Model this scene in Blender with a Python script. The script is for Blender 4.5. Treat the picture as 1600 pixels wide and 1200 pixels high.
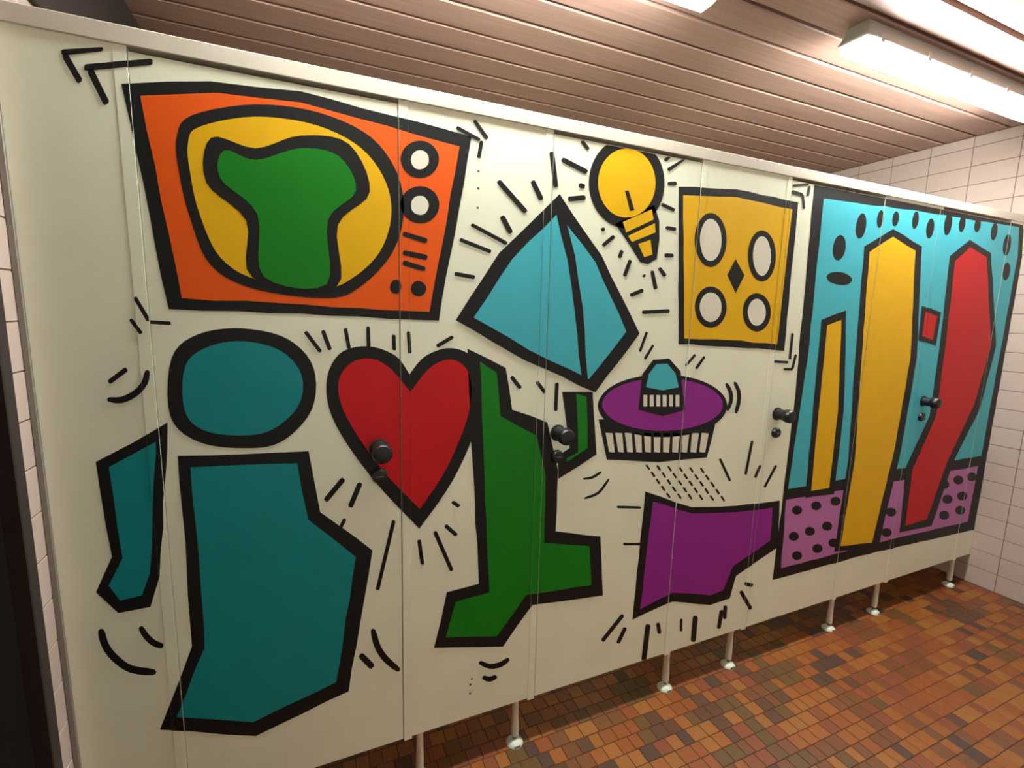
import bpy, bmesh, math, random
from mathutils import Vector, Matrix
from mathutils.geometry import tessellate_polygon
for o in list(bpy.data.objects): bpy.data.objects.remove(o)
SC = bpy.context.scene; COL = SC.collection

# ---------------------------------------------------------------- camera, light, exposure
F_PX = 750.48
cam_d = bpy.data.cameras.new('camera'); cam = bpy.data.objects.new('camera', cam_d); COL.objects.link(cam)
a, b, g = -0.41281, -0.14689, -0.02499
Rz = Matrix.Rotation(a, 3, 'Z'); Rx = Matrix.Rotation(b, 3, 'X'); Ry = Matrix.Rotation(g, 3, 'Y')
R = Rz @ Rx @ Ry                                    # columns: right, forward, up
M = Matrix((R.col[0], R.col[2], -R.col[1])).transposed()
cam.matrix_world = Matrix.Translation((-3.40836, -1.28786, 1.44140)) @ M.to_4x4()
cam_d.sensor_fit = 'HORIZONTAL'; cam_d.sensor_width = 36.0; cam_d.lens = 36.0 * F_PX / 1600.0
cam_d.clip_start = 0.02
SC.camera = cam
SC.view_settings.view_transform = 'Standard'; SC.view_settings.look = 'None'
SC.view_settings.gamma = 1.0; SC.view_settings.use_curve_mapping = False
SC.view_settings.exposure = 1.0
w = bpy.data.worlds.new('world'); SC.world = w; w.use_nodes = True
w.node_tree.nodes['Background'].inputs[0].default_value = (0.05, 0.05, 0.055, 1)
w.node_tree.nodes['Background'].inputs[1].default_value = 0.2
LAMP = 62.0                                         # strength of the tube diffusers

# ---------------------------------------------------------------- helpers
def lin(c):
    return tuple((x/255/12.92 if x/255 <= .04045 else ((x/255+.055)/1.055)**2.4) for x in c) + (1,)
def mat(name, rgb, rough=.5, var=.0, scale=20, bump=0, metal=0, emit=None, vec='Object', stretch=(1,1,1), rnd=0, coat=0, spec=.5):
    m = bpy.data.materials.new(name); m.use_nodes = True
    nt = m.node_tree; N = nt.nodes; L = nt.links; bs = N['Principled BSDF']
    col = lin(rgb)
    bs.inputs['Base Color'].default_value = col
    bs.inputs['Roughness'].default_value = rough; bs.inputs['Metallic'].default_value = metal
    bs.inputs['Specular IOR Level'].default_value = spec
    if coat: bs.inputs['Coat Weight'].default_value = coat; bs.inputs['Coat Roughness'].default_value = .15
    if emit: bs.inputs['Emission Color'].default_value = (*emit[0], 1); bs.inputs['Emission Strength'].default_value = emit[1]
    if var or bump or rnd:
        tc = N.new('ShaderNodeTexCoord'); mp = N.new('ShaderNodeMapping'); mp.inputs['Scale'].default_value = stretch
        L.new(tc.outputs[vec], mp.inputs[0])
        nz = N.new('ShaderNodeTexNoise'); nz.inputs['Scale'].default_value = scale; nz.inputs['Detail'].default_value = 5
        L.new(mp.outputs[0], nz.inputs['Vector'])
        mr = N.new('ShaderNodeMapRange'); mr.inputs[1].default_value = .3; mr.inputs[2].default_value = .7
        mr.inputs[3].default_value = 1-var; mr.inputs[4].default_value = 1+var
        L.new(nz.outputs['Fac'], mr.inputs[0])
        last = mr.outputs[0]
        if rnd:
            oi = N.new('ShaderNodeObjectInfo'); r2 = N.new('ShaderNodeMapRange')
            r2.inputs[3].default_value = 1-rnd; r2.inputs[4].default_value = 1+rnd
            L.new(oi.outputs['Random'], r2.inputs[0])
            mu = N.new('ShaderNodeMath'); mu.operation = 'MULTIPLY'; L.new(last, mu.inputs[0]); L.new(r2.outputs[0], mu.inputs[1]); last = mu.outputs[0]
        vm = N.new('ShaderNodeVectorMath'); vm.operation = 'SCALE'; vm.inputs[0].default_value = col[:3]
        L.new(last, vm.inputs['Scale']); L.new(vm.outputs[0], bs.inputs['Base Color'])
        if bump:
            bp = N.new('ShaderNodeBump'); bp.inputs['Strength'].default_value = bump; bp.inputs['Distance'].default_value = .002
            L.new(nz.outputs['Fac'], bp.inputs['Height']); L.new(bp.outputs[0], bs.inputs['Normal'])
    return m
def link(name, me, m=None, parent=None, loc=(0,0,0)):
    o = bpy.data.objects.new(name, me); COL.objects.link(o); o.location = loc
    if m is not None:
        for mm in (m if isinstance(m, list) else [m]): me.materials.append(mm)
    if parent: o.parent = parent
    return o
def obj(name, bm, m, parent=None, loc=(0,0,0), smooth=False, label=None):
    me = bpy.data.meshes.new(name); bmesh.ops.recalc_face_normals(bm, faces=bm.faces)
    if smooth:
        for f in bm.faces: f.smooth = True
    bm.to_mesh(me); bm.free()
    o = link(name, me, m, parent, loc)
    if smooth:
        try: me.set_sharp_from_angle(angle=math.radians(40))
        except Exception: pass
    if label: o['label'] = label
    return o
def box(bm, x0, x1, y0, y1, z0, z1, bev=0):
    r = bmesh.ops.create_cube(bm, size=1)
    for v in r['verts']:
        v.co = Vector(((x0+x1)/2+v.co.x*(x1-x0), (y0+y1)/2+v.co.y*(y1-y0), (z0+z1)/2+v.co.z*(z1-z0)))
    if bev:
        es = list({e for v in r['verts'] for e in v.link_edges})
        bmesh.ops.bevel(bm, geom=es, offset=bev, segments=1, affect='EDGES')
def bx(*a, bev=0):
    bm = bmesh.new(); box(bm, *a, bev=bev); return bm
def lathe(bm, prof, c=(0,0,0), axis='z', n=20):
    rings = []
    for r, h in prof:
        ring = []
        for i in range(n):
            t = 2*math.pi*i/n; u, v = r*math.cos(t), r*math.sin(t)
            p = {'z': (u, v, h), 'y': (u, -h, v), 'x': (h, u, v)}[axis]
            ring.append(bm.verts.new((c[0]+p[0], c[1]+p[1], c[2]+p[2])))
        rings.append(ring)
    for A, B in zip(rings, rings[1:]):
        for i in range(n): bm.faces.new((A[i], A[(i+1) % n], B[(i+1) % n], B[i]))
    bm.faces.new(rings[0]); bm.faces.new(rings[-1])
def tag(o, label, cat, group=None):
    o['label'] = label; o['category'] = cat
    if group: o['group'] = group
def thing(name, label, cat, loc=(0,0,0), group=None):
    o = bpy.data.objects.new(name, None); COL.objects.link(o); o.location = loc; o.empty_display_size = .05
    tag(o, label, cat, group); o['kind'] = 'thing'; return o
def struct(o): o['kind'] = 'structure'; return o

# ---------------------------------------------------------------- materials
M_PANEL = mat('cream_laminate', (243,246,224), .38, var=.025, scale=6, bump=.05)
M_STRIP = mat('cream_edge_profile', (236,232,216), .35, var=.02, scale=30)
M_RAIL = mat('pale_painted_rail', (208,200,186), .42, var=.03, scale=12)
M_GREY = mat('grey_aluminium_channel', (140,134,126), .45, metal=.3)
M_DARK = mat('gap_shade_black', (22,20,20), .8)  # near-black standing in for shade inside the door gaps
M_KNOB = mat('black_plastic', (14,15,15), .38)
M_TILEW = mat('glazed_white_tile', (180,161,152), .22, var=.02, scale=8, rnd=.025)
M_GROUTW = mat('brown_grey_wall_grout', (104,82,74), .9, var=.08, scale=60)
M_GROUTF = mat('brown_floor_grout', (72,40,20), .95, var=.12, scale=80)
M_BOARD = mat('stained_pine_board', (162,129,117), .5, var=.14, scale=5, bump=.15, stretch=(.6,14,14), rnd=.05)
M_GROOVE = mat('dark_groove_lath', (34,22,18), .9)
M_HOUS = mat('grey_lamp_housing', (190,190,186), .45)
M_DIFF = mat('lit_tube_diffuser', (240,240,240), .4, emit=((.96, 1.0, .94), LAMP))
M_CAPL = mat('clear_lens_end', (225,228,225), .15, emit=((1.0, 1.0, .95), 2.0))
M_LEG = mat('white_painted_leg', (212,200,182), .55, var=.10, scale=60, bump=.5)
M_FOOT = mat('pale_foot_flange', (205,208,196), .4, var=.05, scale=40)
M_PIN = mat('dull_steel_pin', (120,120,100), .4, metal=.6)
M_DOOR = mat('dark_brown_door', (16,12,10), .95, spec=.1, var=.15, scale=10)
M_FRAME = mat('dark_brown_frame', (40,28,25), .7, var=.10, scale=20)
M_BACK = mat('darkened_back_wall', (104,78,62), .4, var=.06, scale=10)  # unseen wall, coloured dark to keep the stalls dim
M_PLAS = mat('white_plaster', (210,205,195), .8, var=.03, scale=5)
M_SCREW = mat('dull_screw', (110,104,92), .4, metal=.7)
FT = [((130,72,19),24), ((123,62,18),20), ((133,80,25),14), ((113,56,25),14), ((100,56,22),12), ((78,46,25),8), ((86,58,22),7), ((66,43,32),4)]
M_FT = [mat('floor_tile_%s' % n, c, .42, var=.07, scale=50, rnd=.06) for n, (c, _) in zip(('amber','rust','honey','brick','brown','umber','olive','plum'), FT)]
PAINT = {k: mat('paint_'+k, c, .48, var=.03, scale=15, spec=.3) for k, c in dict(
    black=(17,18,20), orange=(240,94,8), yellow=(236,184,2), green=(4,128,16), white=(232,228,212), teal=(8,144,150),
    red=(204,14,24), blue=(70,186,204), purple=(150,40,150), pink=(190,118,184)).items()}
SHAPES = [
 ('black',1,0,'broad black outline of the orange set',[(-3.727,1.882),(-3.569,1.918),(-3.391,1.932),(-3.19,1.916),(-2.979,1.899),(-3.066,1.416),(-3.41,1.427),(-3.677,1.431)]),
 ('orange',2,0,'flat orange painted panel',[(-3.697,1.865),(-3.558,1.897),(-3.392,1.908),(-3.198,1.89),(-3.012,1.87),(-3.092,1.439),(-3.275,1.444),(-3.651,1.456)]),
 ('black',3,1,'black oval outline',[(-3.639,1.793),(-3.608,1.843),(-3.485,1.887),(-3.352,1.893),(-3.236,1.857),(-3.172,1.776),(-3.16,1.676),(-3.194,1.578),(-3.274,1.494),(-3.35,1.466),(-3.504,1.481),(-3.591,1.53),(-3.625,1.631),(-3.639,1.722)]),
 ('yellow',4,1,'yellow oval',[(-3.619,1.784),(-3.595,1.822),(-3.486,1.861),(-3.36,1.864),(-3.26,1.828),(-3.203,1.757),(-3.191,1.673),(-3.222,1.584),(-3.289,1.517),(-3.357,1.49),(-3.496,1.502),(-3.571,1.548),(-3.606,1.639),(-3.618,1.718)]),
 ('black',5,1,'black outline of the green patch',[(-3.575,1.803),(-3.489,1.794),(-3.395,1.836),(-3.289,1.834),(-3.242,1.729),(-3.319,1.643),(-3.326,1.495),(-3.509,1.507),(-3.516,1.634),(-3.59,1.708)]),
 ('green',6,1,'plain green patch',[(-3.552,1.78),(-3.49,1.769),(-3.396,1.808),(-3.312,1.802),(-3.275,1.728),(-3.342,1.651),(-3.349,1.5),(-3.486,1.511),(-3.493,1.651),(-3.562,1.719)]),
 ('black',3,1,'black ring of a knob',[(-3.067,1.831),(-3.071,1.813),(-3.082,1.796),(-3.098,1.784),(-3.117,1.778),(-3.136,1.779),(-3.152,1.787),(-3.162,1.8),(-3.166,1.817),(-3.162,1.834),(-3.151,1.85),(-3.135,1.862),(-3.117,1.868),(-3.098,1.868),(-3.082,1.86),(-3.071,1.847)]),
 ('white',4,1,'white centre of a knob',[(-3.094,1.825),(-3.095,1.816),(-3.101,1.808),(-3.108,1.802),(-3.117,1.799),(-3.126,1.799),(-3.133,1.803),(-3.138,1.81),(-3.14,1.819),(-3.138,1.828),(-3.133,1.836),(-3.126,1.842),(-3.117,1.845),(-3.108,1.845),(-3.1,1.841),(-3.095,1.834)]),
 ('black',3,1,'black ring of a knob',[(-3.066,1.718),(-3.07,1.699),(-3.081,1.683),(-3.098,1.671),(-3.117,1.666),(-3.137,1.668),(-3.152,1.676),(-3.163,1.69),(-3.167,1.707),(-3.163,1.725),(-3.152,1.741),(-3.136,1.752),(-3.117,1.758),(-3.098,1.757),(-3.081,1.749),(-3.07,1.735)]),
 ('white',4,1,'white centre of a knob',[(-3.094,1.713),(-3.096,1.704),(-3.101,1.695),(-3.108,1.689),(-3.117,1.687),(-3.126,1.688),(-3.134,1.692),(-3.139,1.699),(-3.14,1.708),(-3.139,1.717),(-3.134,1.726),(-3.126,1.732),(-3.117,1.734),(-3.108,1.734),(-3.101,1.729),(-3.096,1.722)]),
 ('black',3,1,'black dot',[(-3.167,1.502),(-3.17,1.491),(-3.177,1.484),(-3.186,1.484),(-3.194,1.49),(-3.196,1.501),(-3.193,1.511),(-3.186,1.518),(-3.177,1.519),(-3.169,1.512)]),
 ('black',3,1,'black dot',[(-3.101,1.5),(-3.105,1.488),(-3.115,1.48),(-3.128,1.48),(-3.138,1.486),(-3.142,1.498),(-3.138,1.51),(-3.128,1.518),(-3.115,1.518),(-3.105,1.511)]),
 ('black',1,1,'black outline of the rounded teal block',[(-3.679,1.322),(-3.625,1.376),(-3.535,1.39),(-3.44,1.365),(-3.385,1.293),(-3.393,1.188),(-3.465,1.111),(-3.549,1.102),(-3.64,1.126),(-3.69,1.19)]),
 ('teal',2,1,'rounded teal block',[(-3.654,1.304),(-3.608,1.347),(-3.536,1.36),(-3.458,1.337),(-3.414,1.278),(-3.422,1.203),(-3.481,1.145),(-3.55,1.134),(-3.628,1.153),(-3.662,1.204)]),
 ('black',1,0,'black outline of the narrow teal block',[(-3.832,1.097),(-3.696,1.176),(-3.701,1.109),(-3.736,0.809),(-3.759,0.736),(-3.82,0.735),(-3.856,0.795),(-3.821,0.874)]),
 ('teal',2,0,'narrow teal block',[(-3.81,1.083),(-3.721,1.133),(-3.722,1.111),(-3.754,0.821),(-3.773,0.769),(-3.814,0.765),(-3.832,0.806),(-3.802,0.867)]),
 ('black',1,0,'black outline of the large teal block',[(-3.682,1.096),(-3.404,1.081),(-3.382,0.915),(-3.252,0.784),(-3.324,0.373),(-3.559,0.317),(-3.763,0.41),(-3.684,0.613),(-3.682,0.814)]),
 ('teal',2,0,'large teal block',[(-3.659,1.066),(-3.432,1.052),(-3.411,0.898),(-3.296,0.773),(-3.357,0.412),(-3.563,0.36),(-3.727,0.433),(-3.658,0.602),(-3.656,0.817)]),
 ('black',1,2,'black outline of the heart',[(-3.122,0.826),(-3.243,0.982),(-3.337,1.143),(-3.357,1.252),(-3.324,1.328),(-3.253,1.347),(-3.183,1.321),(-3.147,1.271),(-3.103,1.32),(-3.031,1.341),(-2.965,1.311),(-2.937,1.227),(-2.953,1.115),(-3.023,0.959)]),
 ('red',2,2,'red heart',[(-3.12,0.885),(-3.221,1.01),(-3.308,1.158),(-3.329,1.248),(-3.302,1.3),(-3.251,1.315),(-3.201,1.291),(-3.145,1.223),(-3.09,1.288),(-3.034,1.309),(-2.988,1.284),(-2.97,1.223),(-2.986,1.127),(-3.044,0.994)]),
 ('black',5,0,'black outline of the kite',[(-2.709,1.786),(-2.554,1.622),(-2.392,1.385),(-2.552,1.196),(-2.805,1.303),(-3.019,1.418),(-2.894,1.607)]),
 ('blue',6,0,'light blue kite',[(-2.711,1.734),(-2.576,1.601),(-2.446,1.391),(-2.579,1.24),(-2.795,1.335),(-2.967,1.426),(-2.854,1.592)]),
 ('black',7,0,'black spar line of the kite',[(-2.72,1.737),(-2.694,1.74),(-2.649,1.615),(-2.614,1.464),(-2.583,1.24),(-2.607,1.249),(-2.641,1.444),(-2.675,1.604)]),
 ('black',2,0,'black outline of the green column',[(-2.984,1.339),(-2.866,1.282),(-2.842,1.156),(-2.722,1.109),(-2.677,0.949),(-2.677,0.744),(-2.502,0.696),(-2.478,0.474),(-2.752,0.503),(-2.853,0.381),(-3.079,0.44),(-3.04,0.612),(-2.939,0.617),(-2.965,1.01)]),
 ('green',3,0,'zigzag green column',[(-2.946,1.302),(-2.894,1.269),(-2.879,1.139),(-2.758,1.071),(-2.722,0.944),(-2.718,0.712),(-2.544,0.669),(-2.528,0.523),(-2.776,0.544),(-2.876,0.424),(-3.043,0.464),(-3.012,0.575),(-2.903,0.581),(-2.929,1.007)]),
 ('black',2,0,'black outline of the short green bar',[(-2.674,1.203),(-2.562,1.198),(-2.535,0.988),(-2.675,0.921),(-2.679,0.998),(-2.638,1.019)]),
 ('green',3,0,'short green bar',[(-2.623,1.195),(-2.585,1.183),(-2.571,1.013),(-2.647,0.974),(-2.648,0.986),(-2.606,1.003)]),
 ('black',2,1,'black outline of the bulb',[(-2.331,1.863),(-2.338,1.809),(-2.367,1.761),(-2.412,1.727),(-2.467,1.711),(-2.521,1.717),(-2.567,1.741),(-2.599,1.78),(-2.612,1.828),(-2.605,1.878),(-2.579,1.923),(-2.537,1.957),(-2.486,1.975),(-2.432,1.974),(-2.383,1.952),(-2.347,1.914)]),
 ('black',2,0,'black outline of the bulb socket',[(-2.511,1.721),(-2.366,1.793),(-2.342,1.746),(-2.336,1.687),(-2.342,1.626),(-2.376,1.608),(-2.407,1.612),(-2.448,1.658)]),
 ('yellow',3,1,'yellow bulb',[(-2.367,1.859),(-2.372,1.818),(-2.394,1.782),(-2.428,1.756),(-2.469,1.744),(-2.511,1.747),(-2.546,1.766),(-2.57,1.796),(-2.58,1.832),(-2.575,1.871),(-2.555,1.905),(-2.523,1.931),(-2.484,1.944),(-2.442,1.943),(-2.405,1.926),(-2.379,1.897)]),
 ('yellow',3,0,'yellow socket band',[(-2.483,1.729),(-2.375,1.778),(-2.365,1.748),(-2.468,1.699)]),
 ('yellow',3,0,'yellow socket band',[(-2.46,1.689),(-2.359,1.737),(-2.354,1.709),(-2.444,1.672)]),
 ('yellow',3,0,'yellow socket tip',[(-2.419,1.668),(-2.372,1.684),(-2.361,1.639),(-2.393,1.629)]),
 ('black',4,0,'black filament stroke',[(-2.482,1.822),(-2.468,1.824),(-2.442,1.769),(-2.459,1.764)]),
 ('black',2,0,'black outline of the yellow square',[(-2.273,1.859),(-2.021,1.881),(-1.706,1.873),(-1.696,1.322),(-1.984,1.339),(-2.224,1.349)]),
 ('yellow',3,0,'flat yellow square',[(-2.252,1.835),(-2.018,1.856),(-1.733,1.845),(-1.739,1.347),(-1.987,1.364),(-2.2,1.369)]),
 ('black',4,1,'black disc',[(-2.045,1.71),(-2.05,1.665),(-2.073,1.63),(-2.108,1.615),(-2.146,1.625),(-2.175,1.656),(-2.189,1.699),(-2.184,1.743),(-2.162,1.777),(-2.128,1.792),(-2.091,1.784),(-2.06,1.754)]),
 ('white',5,1,'white disc',[(-2.069,1.708),(-2.071,1.673),(-2.087,1.646),(-2.11,1.635),(-2.136,1.642),(-2.156,1.667),(-2.167,1.701),(-2.164,1.735),(-2.149,1.762),(-2.126,1.773),(-2.101,1.766),(-2.08,1.743)]),
 ('black',4,1,'black disc',[(-1.795,1.673),(-1.798,1.627),(-1.82,1.592),(-1.854,1.578),(-1.892,1.588),(-1.922,1.62),(-1.937,1.664),(-1.934,1.708),(-1.913,1.742),(-1.88,1.757),(-1.842,1.748),(-1.811,1.718)]),
 ('white',5,1,'white disc',[(-1.821,1.671),(-1.822,1.636),(-1.836,1.609),(-1.857,1.598),(-1.881,1.607),(-1.901,1.631),(-1.912,1.665),(-1.911,1.7),(-1.898,1.726),(-1.877,1.737),(-1.853,1.73),(-1.833,1.706)]),
 ('black',4,1,'black disc',[(-2.017,1.48),(-2.023,1.444),(-2.048,1.417),(-2.085,1.407),(-2.123,1.416),(-2.152,1.442),(-2.166,1.476),(-2.16,1.511),(-2.136,1.538),(-2.101,1.549),(-2.062,1.541),(-2.032,1.516)]),
 ('white',5,1,'white disc',[(-2.042,1.48),(-2.045,1.454),(-2.062,1.435),(-2.087,1.427),(-2.113,1.434),(-2.133,1.452),(-2.143,1.477),(-2.139,1.502),(-2.123,1.521),(-2.098,1.529),(-2.072,1.523),(-2.051,1.505)]),
 ('black',4,1,'black disc',[(-1.791,1.468),(-1.796,1.432),(-1.82,1.405),(-1.855,1.395),(-1.893,1.405),(-1.922,1.43),(-1.936,1.464),(-1.932,1.499),(-1.909,1.525),(-1.875,1.535),(-1.837,1.527),(-1.806,1.503)]),
 ('white',5,1,'white disc',[(-1.818,1.467),(-1.821,1.442),(-1.836,1.424),(-1.858,1.417),(-1.882,1.423),(-1.901,1.441),(-1.911,1.465),(-1.908,1.489),(-1.894,1.507),(-1.872,1.515),(-1.848,1.509),(-1.828,1.491)]),
 ('black',4,0,'black diamond',[(-1.995,1.649),(-1.944,1.596),(-1.98,1.531),(-2.028,1.592)]),
 ('black',2,1,'black outline of the purple oval',[(-1.97,1.12),(-1.982,1.084),(-2.024,1.054),(-2.091,1.032),(-2.174,1.023),(-2.264,1.024),(-2.352,1.037),(-2.428,1.058),(-2.488,1.086),(-2.525,1.118),(-2.54,1.151),(-2.529,1.182),(-2.496,1.21),(-2.441,1.231),(-2.368,1.243),(-2.284,1.246),(-2.195,1.238),(-2.111,1.22),(-2.04,1.192),(-1.99,1.157)]),
 ('black',1,0,'black outline of the striped band',[(-2.534,1.106),(-2.02,1.06),(-2.049,0.929),(-2.271,0.934),(-2.493,0.966)]),
 ('white',2,0,'white stripe',[(-2.504,1.059),(-2.476,1.055),(-2.463,0.988),(-2.486,0.992)]),
 ('white',2,0,'white stripe',[(-2.466,1.056),(-2.437,1.052),(-2.426,0.984),(-2.449,0.989)]),
 ('white',2,0,'white stripe',[(-2.427,1.053),(-2.398,1.049),(-2.388,0.981),(-2.412,0.985)]),
 ('white',2,0,'white stripe',[(-2.387,1.05),(-2.357,1.045),(-2.35,0.977),(-2.374,0.981)]),
 ('white',2,0,'white stripe',[(-2.347,1.047),(-2.316,1.042),(-2.311,0.973),(-2.336,0.978)]),
 ('white',2,0,'white stripe',[(-2.305,1.044),(-2.274,1.039),(-2.271,0.969),(-2.297,0.974)]),
 ('white',2,0,'white stripe',[(-2.263,1.04),(-2.231,1.035),(-2.23,0.965),(-2.257,0.97)]),
 ('white',2,0,'white stripe',[(-2.22,1.037),(-2.187,1.032),(-2.189,0.961),(-2.216,0.966)]),
 ('white',2,0,'white stripe',[(-2.176,1.033),(-2.143,1.029),(-2.147,0.957),(-2.174,0.962)]),
 ('white',2,0,'white stripe',[(-2.131,1.03),(-2.097,1.025),(-2.103,0.953),(-2.131,0.958)]),
 ('white',2,0,'white stripe',[(-2.085,1.026),(-2.05,1.021),(-2.059,0.949),(-2.088,0.954)]),
 ('purple',3,1,'purple oval',[(-1.993,1.126),(-2.004,1.096),(-2.043,1.071),(-2.105,1.054),(-2.183,1.046),(-2.266,1.047),(-2.348,1.058),(-2.419,1.076),(-2.474,1.1),(-2.509,1.127),(-2.523,1.154),(-2.513,1.181),(-2.481,1.204),(-2.429,1.221),(-2.362,1.231),(-2.283,1.233),(-2.2,1.226),(-2.122,1.21),(-2.056,1.186),(-2.011,1.157)]),
 ('black',4,0,'black outline of the teal cap',[(-2.377,1.129),(-2.371,1.249),(-2.329,1.297),(-2.261,1.301),(-2.206,1.255),(-2.172,1.117),(-2.271,1.1)]),
 ('blue',5,0,'teal cap',[(-2.351,1.205),(-2.344,1.248),(-2.315,1.282),(-2.268,1.283),(-2.229,1.249),(-2.209,1.199),(-2.279,1.191)]),
 ('white',5,0,'white stripe',[(-2.36,1.179),(-2.344,1.178),(-2.341,1.138),(-2.357,1.139)]),
 ('white',5,0,'white stripe',[(-2.333,1.177),(-2.317,1.177),(-2.313,1.137),(-2.33,1.137)]),
 ('white',5,0,'white stripe',[(-2.306,1.176),(-2.289,1.175),(-2.285,1.135),(-2.302,1.136)]),
 ('white',5,0,'white stripe',[(-2.278,1.175),(-2.261,1.174),(-2.257,1.133),(-2.274,1.134)]),
 ('white',5,0,'white stripe',[(-2.25,1.174),(-2.233,1.173),(-2.229,1.132),(-2.246,1.133)]),
 ('white',5,0,'white stripe',[(-2.221,1.172),(-2.204,1.172),(-2.2,1.13),(-2.217,1.131)]),
 ('black',1,0,'black outline of the purple block',[(-2.324,0.833),(-2.104,0.744),(-1.873,0.716),(-1.626,0.703),(-1.606,0.494),(-1.835,0.412),(-1.858,0.319),(-1.961,0.315),(-2.161,0.376),(-2.342,0.347)]),
 ('purple',2,0,'plain purple block',[(-2.287,0.792),(-2.102,0.719),(-1.87,0.689),(-1.664,0.678),(-1.657,0.532),(-1.858,0.458),(-1.899,0.364),(-1.966,0.358),(-2.164,0.413),(-2.311,0.38)]),
 ('black',1,0,'black frame of the blue field',[(-1.629,1.959),(-0.94,1.97),(-0.051,1.98),(-0.004,1.795),(-0.004,0.306),(-0.895,0.342),(-1.615,0.348),(-1.603,1.084)]),
 ('blue',2,0,'light blue field',[(-1.568,1.902),(-0.927,1.919),(-0.085,1.93),(-0.049,1.792),(-0.067,0.741),(-0.936,0.749),(-1.583,0.747),(-1.554,1.29)]),
 ('pink',2,0,'lilac band',[(-1.588,0.701),(-0.923,0.691),(-0.082,0.685),(-0.089,0.368),(-0.905,0.39),(-1.571,0.392)]),
 ('black',4,0,'black outline of the tall yellow slab',[(-1.289,1.746),(-1.114,1.83),(-0.89,1.776),(-0.803,1.279),(-0.82,0.853),(-0.889,0.364),(-1.225,0.403),(-1.21,0.83),(-1.253,1.286)]),
 ('yellow',5,0,'tall yellow slab',[(-1.251,1.726),(-1.106,1.799),(-0.933,1.754),(-0.854,1.28),(-0.873,0.864),(-0.946,0.397),(-1.188,0.425),(-1.164,0.825),(-1.21,1.285)]),
 ('black',4,0,'black outline of the short yellow slab',[(-1.5,1.444),(-1.352,1.486),(-1.287,1.066),(-1.278,0.685),(-1.468,0.693),(-1.486,1.077)]),
 ('yellow',5,0,'short yellow slab',[(-1.461,1.424),(-1.377,1.446),(-1.325,1.068),(-1.319,0.719),(-1.436,0.72),(-1.45,1.075)]),
 ('black',4,0,'black outline of the red slab',[(-0.66,1.751),(-0.515,1.834),(-0.311,1.789),(-0.111,1.336),(-0.168,1.001),(-0.336,0.74),(-0.449,0.401),(-0.73,0.413),(-0.759,0.752),(-0.624,0.996),(-0.63,1.338)]),
 ('red',5,0,'leaning red slab',[(-0.611,1.731),(-0.506,1.802),(-0.345,1.766),(-0.162,1.336),(-0.232,1.025),(-0.397,0.746),(-0.507,0.445),(-0.689,0.443),(-0.701,0.729),(-0.568,0.992),(-0.581,1.338)]),
 ('black',4,0,'black outline of the small red block',[(-0.824,1.519),(-0.662,1.494),(-0.662,1.338),(-0.814,1.362)]),
 ('red',5,0,'small red block',[(-0.792,1.494),(-0.689,1.475),(-0.696,1.365),(-0.789,1.383)]),
 ('black',3,1,'DOT',[(-1.479,0.64),(-1.487,0.627),(-1.509,0.624),(-1.533,0.634),(-1.545,0.649),(-1.537,0.662),(-1.515,0.665),(-1.491,0.656)]),
 ('black',3,1,'DOT',[(-1.356,0.642),(-1.363,0.629),(-1.387,0.626),(-1.412,0.636),(-1.424,0.652),(-1.417,0.665),(-1.394,0.668),(-1.369,0.659)]),
 ('black',3,1,'DOT',[(-1.226,0.645),(-1.234,0.631),(-1.259,0.628),(-1.285,0.638),(-1.298,0.655),(-1.291,0.668),(-1.267,0.671),(-1.24,0.662)]),
 ('black',3,1,'DOT',[(-1.48,0.521),(-1.487,0.508),(-1.51,0.506),(-1.534,0.516),(-1.546,0.532),(-1.538,0.545),(-1.516,0.548),(-1.492,0.538)]),
 ('black',3,1,'DOT',[(-1.378,0.527),(-1.385,0.514),(-1.408,0.512),(-1.434,0.522),(-1.446,0.539),(-1.439,0.552),(-1.416,0.554),(-1.39,0.544)]),
 ('black',3,1,'DOT',[(-1.263,0.533),(-1.27,0.519),(-1.294,0.517),(-1.321,0.527),(-1.334,0.544),(-1.326,0.558),(-1.302,0.56),(-1.276,0.55)]),
 ('black',3,1,'DOT',[(-1.444,0.426),(-1.451,0.413),(-1.474,0.411),(-1.499,0.422),(-1.511,0.439),(-1.503,0.452),(-1.481,0.454),(-1.456,0.443)]),
 ('black',3,1,'DOT',[(-1.31,0.434),(-1.318,0.421),(-1.342,0.419),(-1.368,0.43),(-1.381,0.447),(-1.373,0.461),(-1.349,0.463),(-1.323,0.452)]),
 ('black',3,1,'DOT',[(-1.201,0.442),(-1.209,0.428),(-1.234,0.427),(-1.261,0.438),(-1.274,0.455),(-1.267,0.469),(-1.242,0.471),(-1.215,0.46)]),
 ('black',3,1,'DOT',[(-0.795,0.424),(-0.804,0.409),(-0.833,0.407),(-0.865,0.419),(-0.881,0.438),(-0.872,0.453),(-0.844,0.455),(-0.812,0.443)]),
 ('black',3,1,'DOT',[(-0.783,0.528),(-0.792,0.513),(-0.821,0.51),(-0.852,0.522),(-0.868,0.54),(-0.86,0.555),(-0.832,0.557),(-0.8,0.546)]),
 ('black',3,1,'DOT',[(-0.342,0.613),(-0.351,0.597),(-0.384,0.594),(-0.421,0.606),(-0.44,0.625),(-0.43,0.641),(-0.398,0.644),(-0.361,0.632)]),
 ('black',3,1,'DOT',[(-0.209,0.621),(-0.219,0.605),(-0.253,0.602),(-0.291,0.614),(-0.311,0.634),(-0.302,0.65),(-0.268,0.653),(-0.23,0.641)]),
 ('black',3,1,'DOT',[(-0.076,0.623),(-0.086,0.607),(-0.121,0.604),(-0.161,0.616),(-0.182,0.636),(-0.172,0.652),(-0.137,0.656),(-0.097,0.644)]),
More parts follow.
